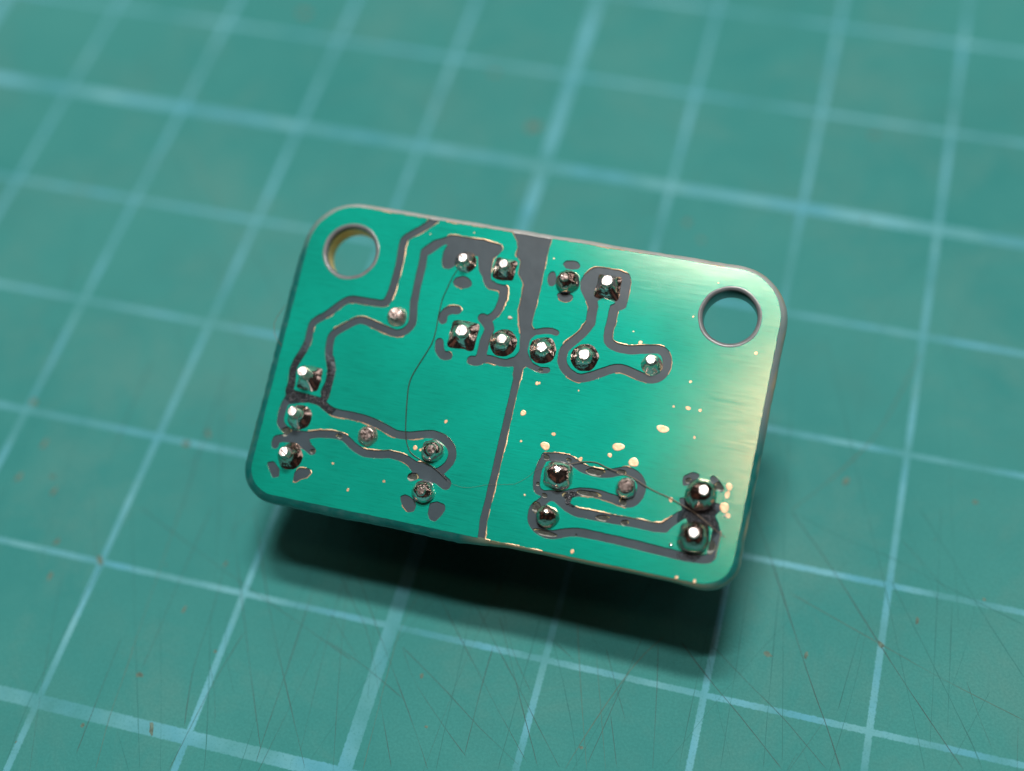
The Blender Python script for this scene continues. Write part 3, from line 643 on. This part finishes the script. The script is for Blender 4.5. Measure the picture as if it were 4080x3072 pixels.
def fill2d(name, loops, z0, z1, bevel, mat, parent):
    cu = bpy.data.curves.new(name, 'CURVE')
    cu.dimensions = '2D'; cu.fill_mode = 'BOTH'
    cu.extrude = max(0.0, (z1 - z0) / 2 - bevel) * S
    cu.bevel_depth = bevel * S; cu.bevel_resolution = 1; cu.offset = -bevel * S
    for l in loops:
        sp = cu.splines.new('POLY'); sp.points.add(len(l) - 1)
        sp.points.foreach_set('co', [c for p in l for c in (p[0]*S, p[1]*S, 0, 1)])
        sp.use_cyclic_u = True
    tmp = bpy.data.objects.new(name + '_tmp', cu); COL.objects.link(tmp)
    dg = bpy.context.evaluated_depsgraph_get()
    me = bpy.data.meshes.new_from_object(tmp.evaluated_get(dg))
    bpy.data.objects.remove(tmp)
    me.transform(Matrix.Translation((0, 0, (z0 + z1) / 2 * S)))
    me.materials.clear(); me.materials.append(mat)
    me.name = name
    return link(bpy.data.objects.new(name, me), parent)

def arc_outline(off=0.0, n=14):
    pts = []
    for cx, cy, r, a0 in ((W2-RT, H2-RT, RT, 0), (-W2+RT, H2-RT, RT, 90), (-W2+RB, -H2+RB, RB, 180), (W2-RB, -H2+RB, RB, 270)):
        for k in range(n + 1):
            a = math.radians(a0 + 90 * k / n)
            pts.append((cx + (r+off) * math.cos(a), cy + (r+off) * math.sin(a)))
    return pts

def circle(cx, cy, r, n=56):
    return [(cx + r*math.cos(2*math.pi*k/n), cy + r*math.sin(2*math.pi*k/n)) for k in range(n)]

T = 1.6
ZS, ZR, ZC = -0.11, -0.035, 0.03        # tops of laminate, resin, mask
substrate = fill2d('substrate', [arc_outline(0.02)] + [circle(h[0], h[1], h[2]) for h in HOLES], -T, ZS, 0.0, M['fr4'], board)

fill2d('underside_shade_sheet', [arc_outline(-0.02)] + [circle(h[0], h[1], h[2] + 0.02) for h in HOLES], -T - 0.035, -T - 0.004, 0.0, M['under'], board)  # added unseen dark sheet, keeps bounced light out of the shadow below
# resin in the channels, with blow holes that open onto the laminate
pit_loops = []
for (px, py), a, b2 in PITS:
    n = 16; rr = random.Random(int(px*1000+py*10)); ph = rr.uniform(0, 6)
    pit_loops.append([(px + a*(1+0.16*math.sin(2*t+ph)+0.1*math.sin(3*t+2*ph))*math.cos(t), py + b2*(1+0.16*math.sin(2*t+ph)+0.1*math.sin(3*t))*math.sin(t))
                      for t in (2*math.pi*k/n for k in range(n))])
resin = fill2d('resin_layer', [arc_outline(0.0)] + [circle(h[0], h[1], h[2] + 0.1) for h in HOLES] + pit_loops, ZS - 0.02, ZR, 0.012, M['resin'], board)
for (px, py), a, b2 in PITS:            # blow hole floor: shade painted dark, lit lower lip painted pale
    mb = MB(); n = 12; rr = random.Random(int(px*991))
    vs = [(px, py - 0.2*b2, ZS + 0.012)] + [(px + 0.95*a*math.cos(t), py + 0.95*b2*math.sin(t), ZS + 0.004 + (0.045 if math.sin(t) < -0.2 else 0.0) * rr.uniform(0.5, 1)) for t in (2*math.pi*k/n for k in range(n))]
    mb.add(vs, [(0, k+1, (k+1) % n + 1) for k in range(n)])
    o = mb.build('blow_hole_floor', M['pitshade'], board)
    vs = []; m3 = 9
    for k in range(m3):
        t = math.radians(200 + 140*k/(m3-1)); e = math.sin(math.pi*k/(m3-1))
        for f, z in ((1.02, ZR - 0.012), (1 - 0.38*e*rr.uniform(0.6, 1.1) - 0.03, ZS + 0.035)):
            vs.append((px + f*a*math.cos(t), py + f*b2*math.sin(t), z))
    MB().add(vs, [(2*k+1, 2*k+3, 2*k+2, 2*k) for k in range(m3-1)]).build('lit_lip', M['pitlit'], o)

# blistered, scorched flux around two groups of joints (too fine to pick apart)
def blisters():
    mb = MB(); r2 = random.Random(3); cnt = 0
    zones = ((-12.9, -1.0, 1.6), (-11.5, -2.2, 1.2), (-12.6, -3.1, 1.2), (-11.4, -3.9, 0.7), (12.6, -5.75, 1.0), (12.3, -7.9, 0.7), (5.0, -6.1, 0.45))
    while cnt < 420:
        zx, zy, zr = r2.choice(zones)
        x, y = zx + r2.uniform(-zr, zr), zy + r2.uniform(-zr, zr)
        i = int((x - gx[0]) / RES); j = int((y - gy[0]) / RES)
        if chan_s[j, i] > -0.07 or math.hypot(x-zx, y-zy) > zr: continue
        cnt += 1
        r = r2.uniform(0.035, 0.10); hh = r * r2.uniform(0.5, 1.0); n = 7; a0 = r2.uniform(0, 6); el = r2.uniform(0.5, 1.0)
        vs = [(x, y, ZR + hh)]
        for s, z in ((0.62, 0.75), (1.0, -0.1)):
            for k in range(n):
                t = 2*math.pi*k/n; ex, ey = r*s*math.cos(t), r*s*el*math.sin(t)
                vs.append((x + ex*math.cos(a0) - ey*math.sin(a0), y + ex*math.sin(a0) + ey*math.cos(a0), ZR + hh*z*r2.uniform(0.8, 1.1)))
        fs = [(0, 1+k, 1+(k+1) % n) for k in range(n)] + [(1+k, 1+n+k, 1+n+(k+1) % n, 1+(k+1) % n) for k in range(n)]
        mb.add(vs, fs)
    o = mb.build('flux_blisters', M['flux'], board, True)
    tag(o, label='crusty dark blistered flux around the left and lower right joints', kind='stuff')
blisters()

# mask-covered copper islands
loops = contours(copper_field)
outers = [l for l in loops if area(l) > 0.04]
inners = [l for l in loops if area(l) < -0.02]
outers.sort(key=area)
isl = [[o] for o in outers]
for h in inners:
    for g in isl:
        if abs(area(g[0])) > abs(area(h)) and pt_in(h[0], g[0]):
            g.append(h); break

gold_pts = []
for g in GOLDS:
    for p in catmull(g, 0.12): gold_pts.append((p.x, p.y))
gold_arr = np.array(gold_pts)

def gold_ribbons(loop, island, seed):
    n = len(loop)
    A = np.array(loop)
    near = np.zeros(n, bool)
    for s in range(0, n, 400):
        d = np.hypot(A[s:s+400, None, 0] - gold_arr[None, :, 0], A[s:s+400, None, 1] - gold_arr[None, :, 1]).min(1)
        near[s:s+400] = d < 0.20
    if not near.any(): return
    run = []
    # start at a gap
    st = int(np.argmin(near)) if not near.all() else 0
    for k in list(range(st, st + n)) + [None]:
        ok = k is not None and near[k % n]
        if ok: run.append(k % n)
        if (not ok) and run:
            if len(run) > 4:
                P = [Vector(loop[i]) for i in run][::2]
                vs = []
                for i, p in enumerate(P):
                    t = (P[min(i+1, len(P)-1)] - P[max(i-1, 0)])
                    if t.length < 1e-6: t = Vector((1, 0))
                    t.normalize()
                    inn = Vector((-t.y, t.x))               # copper lies to the left
                    nz = noise.noise(Vector((p.x*1.1, p.y*1.1, seed))) ; n2 = noise.noise(Vector((p.x*5.5, p.y*5.5, seed+9)))
                    w = 0.014 + max(0.0, 0.018 + 0.075*nz) + 0.07*max(0, n2 - 0.1)
                    if i in (0, len(P)-1): w = 0.003
                    a = p - inn * 0.012; c = p + inn * w; mid = p + inn * (w * 0.45)
                    vs += [(a.x, a.y, ZC - 0.022), (mid.x, mid.y, ZC + 0.010), (c.x, c.y, ZC + 0.004)]
                fs = []
                for i in range(len(P) - 1):
                    fs += [(3*i, 3*i+3, 3*i+4, 3*i+1), (3*i+1, 3*i+4, 3*i+5, 3*i+2)]
                MB().add(vs, fs).build('bare_copper_edge', M['copper'], island)
            run = []

for gi, g in enumerate(isl):
    big = abs(area(g[0])) > 20
    o = fill2d('copper_pour' if big else 'copper_trace', [thin(l) for l in g], ZS, ZC, 0.022, M['mask'], board)
    for li, l in enumerate(g):
        gold_ribbons(l, o, gi * 7 + li)

# pinholes in the mask: bare copper spots
for si, ((px, py), a, b2) in enumerate(SPOTS):
    rr = random.Random(si + 40); n = 18; ph = rr.uniform(0, 6); k2 = rr.uniform(0.03, 0.14)
    ring0 = []; ring1 = []
    for k in range(n):
        t = 2*math.pi*k/n; f = 1 + k2*math.sin(2*t+ph) + 0.06*math.sin(3*t+ph*2)
        ring0.append((px + a*f*math.cos(t), py + b2*f*math.sin(t), ZC + 0.001))
        ring1.append((px + 0.85*a*f*math.cos(t), py + 0.85*b2*f*math.sin(t), ZC + 0.009))
    mb = MB().add(ring0 + ring1, [(k, (k+1) % n, n+(k+1) % n, n+k) for k in range(n)] + [tuple(range(n, 2*n))])
    mb.build('bare_copper_spot', M['copper'], board)

# resin collars and bores of the two fixing holes
for hi, (hx, hy, ri, ro) in enumerate(HOLES):
    mb = MB(); n = 64; prof = [(ro + 0.035, ZC - 0.01), (ro - 0.03, ZC + 0.012), (ro - 0.12, ZC + 0.004), (ri + 0.03, ZC - 0.05), (ri - 0.012, ZC - 0.12), (ri - 0.02, ZC - 0.26)]
    vs = []
    for r, z in prof:
        for k in range(n):
            t = 2*math.pi*k/n
            w = 0.025*noise.noise(Vector((math.cos(t)*2.5, math.sin(t)*2.5, hi*5 + z)))
            vs.append((hx + (r+w)*math.cos(t), hy + (r+w)*math.sin(t), z + 0.4*w))
    fs = [(i*n+k, i*n+(k+1) % n, (i+1)*n+(k+1) % n, (i+1)*n+k) for i in range(len(prof)-1) for k in range(n)]
    fs = [f[::-1] for f in fs]
    mb.add(vs, fs).build('hole_collar', M['ring'], board, True)
    depth = (-0.75 if hi == 0 else -1.55)
    mb = MB().lathe([(ri - 0.012, ZC - 0.2), (ri - 0.03, ZC - 0.25), (ri - 0.02, depth if hi else -0.34)], (hx, hy), 56)
    mb.f = [f[::-1] for f in mb.f]
    mb.build('hole_lining', M['lining'], board, True)
    if hi == 0:
        mb = MB().lathe([(ri - 0.016, -0.34), (ri - 0.016, -T + 0.02)], (hx, hy), 56)
        mb.f = [f[::-1] for f in mb.f]
        mb.build('hole_bore', M['bore'], board, True)

# bead of mask that ran over the board's edge
def make_rim():
    base = []
    out = arc_outline(0.0, 18)
    # densify
    P = []
    for (ax, ay), (bx, by) in zip(out, out[1:] + out[:1]):
        ln = math.hypot(bx-ax, by-ay); k = max(1, int(ln / 0.16))
        for i in range(k): P.append(Vector((ax + (bx-ax)*i/k, ay + (by-ay)*i/k)))
    n = len(P)
    prof = [(-0.06, 0.012), (0.02, 0.0), (0.10, -0.03), (0.20, -0.09), (0.29, -0.18), (0.345, -0.32), (0.36, -0.50), (0.33, -0.72), (0.24, -0.95), (0.12, -1.15), (0.03, -1.5)]
    vs = []; cols = []
    GREEN = Vector((0.003, 0.215, 0.185)); DGREEN = Vector((0.003, 0.135, 0.125)); GREY = Vector((0.42, 0.44, 0.43)); TAN = Vector((0.34, 0.30, 0.18)); SLATE = Vector((0.004, 0.110, 0.102))  # grey of the far rim is lightened to carry its white highlights
    raw = []
    for i, p in enumerate(P):
        x, y = p.x, p.y
        # amount of coat along the outline
        left = x < -W2 + 1.5 and y < 7.5
        near_l = y < -H2 + 1.2 and x < 0.4
        near_r = y < -H2 + 1.2 and x >= 0.4
        rgt = x > W2 - 1.5 and y < 8
        top = y > H2 - 1.2
        if near_r and x < 13.2: amt, ca, cb = 0.50, TAN, TAN
        elif near_l: amt, ca, cb = 1.35, SLATE, GREEN
        elif left: amt, ca, cb = 1.45, DGREEN, Vector((0.05, 0.17, 0.125))
        elif top: amt, ca, cb = 0.85, GREY, TAN
        elif rgt: amt, ca, cb = 1.10, (Vector((0.17, 0.23, 0.24)) if y > 0 else DGREEN), TAN
        else: amt, ca, cb = 1.1, GREEN, TAN
        raw.append((amt, *ca, *cb))
    raw = np.array(raw); sm = np.zeros_like(raw)
    for d in range(-9, 10): sm += np.roll(raw, d, 0) / 19
    for i, p in enumerate(P):
        t = (P[(i+1) % n] - P[i-1]).normalized(); nn = Vector((t.y, -t.x))
        x, y = p.x, p.y
        nz = noise.noise(Vector((x*0.5, y*0.5, 1.7))); n2 = noise.noise(Vector((x*2.2, y*2.2, 4.1)))
        amt = sm[i, 0]; ca = Vector(sm[i, 1:4]); cb = Vector(sm[i, 4:7])
        for j, (o, z) in enumerate(prof):
            wob = 1 + 0.15*nz + 0.07*n2*(j > 2)
            oo = o * amt * wob if o > 0 else o
            zz = z + 0.012*n2*(j > 0)
            vs.append((x + nn.x*oo, y + nn.y*oo, zz))
            m2 = noise.noise(Vector((x*0.9, y*0.9, j*0.7)))
            f = min(1.0, max(0.0, (j - 3.0 + 2.5*m2) / 3.0))
            cols.append((*(ca.lerp(cb, f)), 1.0))
    k = len(prof); fs = []
    for i in range(n):
        for j in range(k - 1):
            fs.append((i*k+j, i*k+j+1, ((i+1) % n)*k+j+1, ((i+1) % n)*k+j))
    o = mesh_obj('edge_bead', vs, fs, M['rim'], board, True)
    at = o.data.color_attributes.new('coat', 'FLOAT_COLOR', 'POINT')
    at.data.foreach_set('color', [c for col in cols for c in col])
make_rim()

# ------------------------------------------------------------------ solder joints
# style, half width, height, pin radius, tip dx, dy, material, tip material
SQ, RD, DM, DS, LO = 'square', 'round', 'dome', 'domesquare', 'low'
JT = [
 (SQ, 1.00, 0.95, 0.40, 0.00, 0.10, 'solder', 'tip'), (RD, 0.97, 0.95, 0.33, 0.05, 0.06, 'solder', 'tip'),
 (RD, 0.97, 0.85, 0.33, 0.03, 0.03, 'solder', 'tip'), (RD, 0.98, 0.85, 0.36, 0.05, 0.02, 'solder', 'tip'),
 (RD, 0.76, 0.95, 0.30, -0.05, 0.03, 'solder', 'tip'), (SQ, 0.80, 0.95, 0.30, 0.05, 0.12, 'solder', 'tip'),
 (DM, 0.75, 0.95, 0.26, -0.10, 0.05, 'domed', 'dull'), (SQ, 0.78, 1.00, 0.36, 0.0, 0.18, 'solder', 'tip'),
 (SQ, 0.84, 1.50, 0.34, -0.08, 0.10, 'solder', 'tip'), (RD, 0.90, 1.45, 0.32, -0.06, 0.10, 'solder', 'tip'),
 (RD, 0.92, 1.30, 0.33, -0.08, 0.10, 'domed', 'tip'),
 (LO, 0.64, 0.52, 0.40, -0.08, 0.10, 'dull', 'dull'), (LO, 0.66, 0.50, 0.42, 0.0, 0.02, 'dull', 'dull'),
 (DM, 0.72, 0.85, 0.30, 0.10, -0.05, 'solder', 'dull'), (DM, 0.72, 0.85, 0.26, 0.06, -0.05, 'solder', 'dull'),
 (DS, 0.86, 1.00, 0.20, 0.0, 0.20, 'solder', 'solder'), (DM, 0.70, 0.90, 0.16, 0.0, 0.15, 'domed', 'solder'),
 (LO, 0.65, 0.60, 0.44, 0.0, 0.08, 'solder', 'dull'),
 (DM, 0.97, 1.30, 0.30, 0.16, 0.14, 'domed', 'tip'), (DS, 0.92, 1.25, 0.30, 0.06, 0.12, 'domed', 'tip'),
 (RD, 0.70, 0.90, 0.32, 0.0, 0.10, 'solder', 'tip'), (DM, 0.16, 0.22, 0.05, 0.0, 0.0, 'solder', 'solder'),
]
def solder(i, style, a, h, pr, dx, dy, sm, tm):
    x, y = JOINTXY[i]
    lead = 0.10
    if style in (SQ, RD):
        a *= 1.06; lead = max(0.22, h - 0.62); h = min(h, 0.62) + 0.04
    n, mrings = 40, 14
    vs = []; fs = []
    rot = 0.0
    for j in range(mrings + 1):
        t = j / mrings
        if style in (SQ, RD): r = pr + (a - pr) * (1 - t) ** 1.55; z = h * t
        elif style in (DM, DS):
            ang = t * math.pi * 0.46
            r = max(pr, a * (math.cos(ang) ** 0.9)); z = h * math.sin(ang) ** 1.0
        else: r = pr + (a - pr) * (1 - t ** 1.8); z = h * (t ** 0.9)
        e = {SQ: 12.0, DS: 4.5}.get(style, 2.0)
        e = e + (2.0 - e) * min(1, t * 1.1) ** 0.6
        for k in range(n):
            th = 2*math.pi*k/n + rot
            c, s = math.cos(th), math.sin(th)
            f = (abs(c)**e + abs(s)**e) ** (-1/e)
            nz = noise.noise(Vector((c*1.6 + i*3, s*1.6, t*1.3 + i))) ; n2 = noise.noise(Vector((c*4 + i*5, s*4, t*2)))
            g = 1 + ((0.15 if style in (DM, DS) else 0.09)*nz + 0.04*n2) * (0.4 + 0.6*math.sin(math.pi*min(1, t+0.15)))
            rr = r * f * g
            q = t * t
            vs.append((x + dx*q + rr*c, y + dy*q + rr*s, ZS + 0.02 + (z + 0.04*nz*t) if j else ZS))
    for j in range(mrings):
        for k in range(n):
            fs.append((j*n+k, j*n+(k+1) % n, (j+1)*n+(k+1) % n, (j+1)*n+k))
    fs.append(tuple(mrings*n + k for k in range(n)))
    o = mesh_obj('solder_joint', vs, fs, M[sm], board, True)
    # clipped end of the lead
    rr = random.Random(i*13+1)
    m2 = 14; tx, ty = x + dx, y + dy; zt = ZS + 0.02 + h
    up = lead
    nx, ny = rr.uniform(-0.10, 0.06), rr.uniform(0.02, 0.20)
    if tm == 'dull': nx, ny = rr.uniform(0.0, 0.12), rr.uniform(-0.20, -0.08)
    vs = []; rad = [pr * (1 + rr.uniform(-0.12, 0.10)) for _ in range(m2)]
    for lev, sc in ((-0.25, 1.04), (up - 0.05, 0.98), (up, 0.86)):
        for k in range(m2):
            th = 2*math.pi*k/m2; ex, ey = rad[k]*sc*math.cos(th), rad[k]*sc*math.sin(th)
            vs.append((tx + ex, ty + ey, zt + lev - (nx*ex + ny*ey if lev > 0 else 0) + (rr.uniform(-0.008, 0.008) if lev > 0 else 0)))
    vs.append((tx, ty, zt + up + 0.012))
    fs = [(l*m2+k, l*m2+(k+1) % m2, (l+1)*m2+(k+1) % m2, (l+1)*m2+k) for l in range(2) for k in range(m2)]
    fs += [(2*m2+k, 2*m2+(k+1) % m2, 3*m2) for k in range(m2)]
    mesh_obj('lead_end', vs, fs, M[tm], o, False)
for i, jt in enumerate(JT):
    solder(i, *jt)

# ------------------------------------------------------------------ parts hanging under the board
def under():
    def z_floor(x, y): return -(11.708 + 0.02926*x + 0.37945*y) / 0.92475
    # converter block
    D = -z_floor(-6, -0.9) - 0.12
    mb = MB().box(-5.8, 6.0, -0.9, 4.9, -D, -T - 0.05); mb.build('converter_block', M['black'], board)
    for k in range(4):
        x, y = JOINTXY[k]; MB().box(x-0.25, x+0.25, y-0.15, y+0.15, -T-0.1, ZS).build('lead', M['pin'], board)
    for idx in ((8, 9, 10), (18, 19)):
        xs = [JOINTXY[i] for i in idx]
        y0 = min(p[1] for p in xs) - 1.27; y1 = max(p[1] for p in xs) + 1.27; xc = xs[0][0]
        h = MB().box(xc-1.27, xc+1.27, y0, y1, -T-2.55, -T-0.02).build('pin_header', M['black'], board)
        for x, y in xs:
            zf = z_floor(x, y) + 0.25
            MB().box(x-0.32, x+0.32, y-0.32, y+0.32, zf, ZS).build('pin', M['pin'], h)
    for a, b2 in ((4, 5), (6, 7)):
        cx = (JOINTXY[a][0] + JOINTXY[b2][0]) / 2; cy = 7.0
        mb = MB().lathe([(0.05, -T-8.2), (2.0, -T-8.2), (2.3, -T-8.0), (2.3, -T-0.8), (2.1, -T-0.6), (2.1, -T-0.1), (0.05, -T-0.1)], (cx, cy), 32)
        mb.build('capacitor', M['black'], board, False)
    for a, b2 in ((11, 12), (20, 17)):
        x = JOINTXY[a][0]; ya, yb = JOINTXY[a][1], JOINTXY[b2][1]
        r = MB().tube([(x, yb+0.9, -T-1.3), (x, yb+1.3, -T-1.3), (x, yb+1.6, -T-1.3), (x, ya-1.6, -T-1.3), (x, ya-1.3, -T-1.3), (x, ya-0.9, -T-1.3)], [0.5, 1.15, 1.0, 1.0, 1.15, 0.5], 16).build('resistor', M['tan'], board, True)
        MB().tube([(x, ya, ZS), (x, ya, -T-0.9), (x, ya-0.4, -T-1.3), (x, ya-1, -T-1.3)], 0.28, 8).build('wire', M['pin'], r)
        MB().tube([(x, yb, ZS), (x, yb, -T-0.9), (x, yb+0.4, -T-1.3), (x, yb+1, -T-1.3)], 0.28, 8).build('wire', M['pin'], r)
    for a, b2 in ((13, 14), (15, 16)):
        xc = (JOINTXY[a][0] + JOINTXY[b2][0]) / 2
        MB().box(xc-1.3, xc+1.3, -8.9, -3.4, -T-4.6, -T-0.3).build('film_capacitor', M['black'], board)
under()

# ------------------------------------------------------------------ stray fibres lying on the board
def fibre(pts, r, z0, mat, label, droop=None):
    c = catmull(pts, 0.12)
    P = []
    for i, p in enumerate(c):
        u = i / (len(c) - 1)
        z = z0 + 0.05*abs(noise.noise(Vector((p.x*0.5, p.y*0.5, 3)))) + (droop(u) if droop else 0)
        w = BOARD_M @ (Vector((p.x, p.y, z)) * S)
        P.append(tuple(w / S))
    rad = [r * (0.55 + 0.45*math.sin(math.pi*min(1, max(0, 0.08 + 0.84*i/(len(P)-1))))) for i in range(len(P))]
    o = MB().tube(P, rad, 6).build('fibre', mat, None, True)
    tag(o, label, 'fibre', None, 'stray fibres on the circuit board')
k_split = len(HAIRS[0]) - 12
fibre(HAIRS[0][:k_split], 0.030, ZC + 0.035, M['hair'], 'long thin dark fibre winding down the left half of the board')
fibre(HAIRS[0][k_split-1:], 0.005, ZC + 0.03, M['hair_l'], 'hair thin pale fibre crossing the grey centre channel near the front edge')
fibre(HAIRS[1], 0.027, ZC + 0.06, M['hair_l'], 'coarse greyish fibre running diagonally to the lower right joints of the board')
fibre(HAIRS[2], 0.016, ZC - 0.02, M['hair_l'], 'short fine pale fibre curling over the left edge of the board')

# a few pale crumbs
def crumb(x, y, r, label, on_board=True):
    rr = random.Random(int(x*77)); n = 8; vs = []
    for lv, s in ((0, 1.0), (0.5, 0.8), (0.8, 0.35)):
        for k in range(n):
            t = 2*math.pi*k/n; f = s*r*rr.uniform(0.7, 1.25)
            vs.append((x + f*math.cos(t)*1.5, y + f*math.sin(t), ZC + 0.002 + lv*r))
    fs = [(l*n+k, l*n+(k+1) % n, (l+1)*n+(k+1) % n, (l+1)*n+k) for l in range(2) for k in range(n)] + [tuple(2*n+k for k in range(n))]
    w = [tuple((BOARD_M @ (Vector(v)*S)) / S) for v in vs]
    o = mesh_obj('crumb', w, fs, M['crumb'])
    tag(o, label, 'crumb', None, 'crumbs on the circuit board')
crumb(-1.12, 4.07, 0.11, 'tiny pale crumb just above the row of four large joints')
crumb(14.0, -5.35, 0.07, 'tiny pale crumb near the right edge below the copper spots')
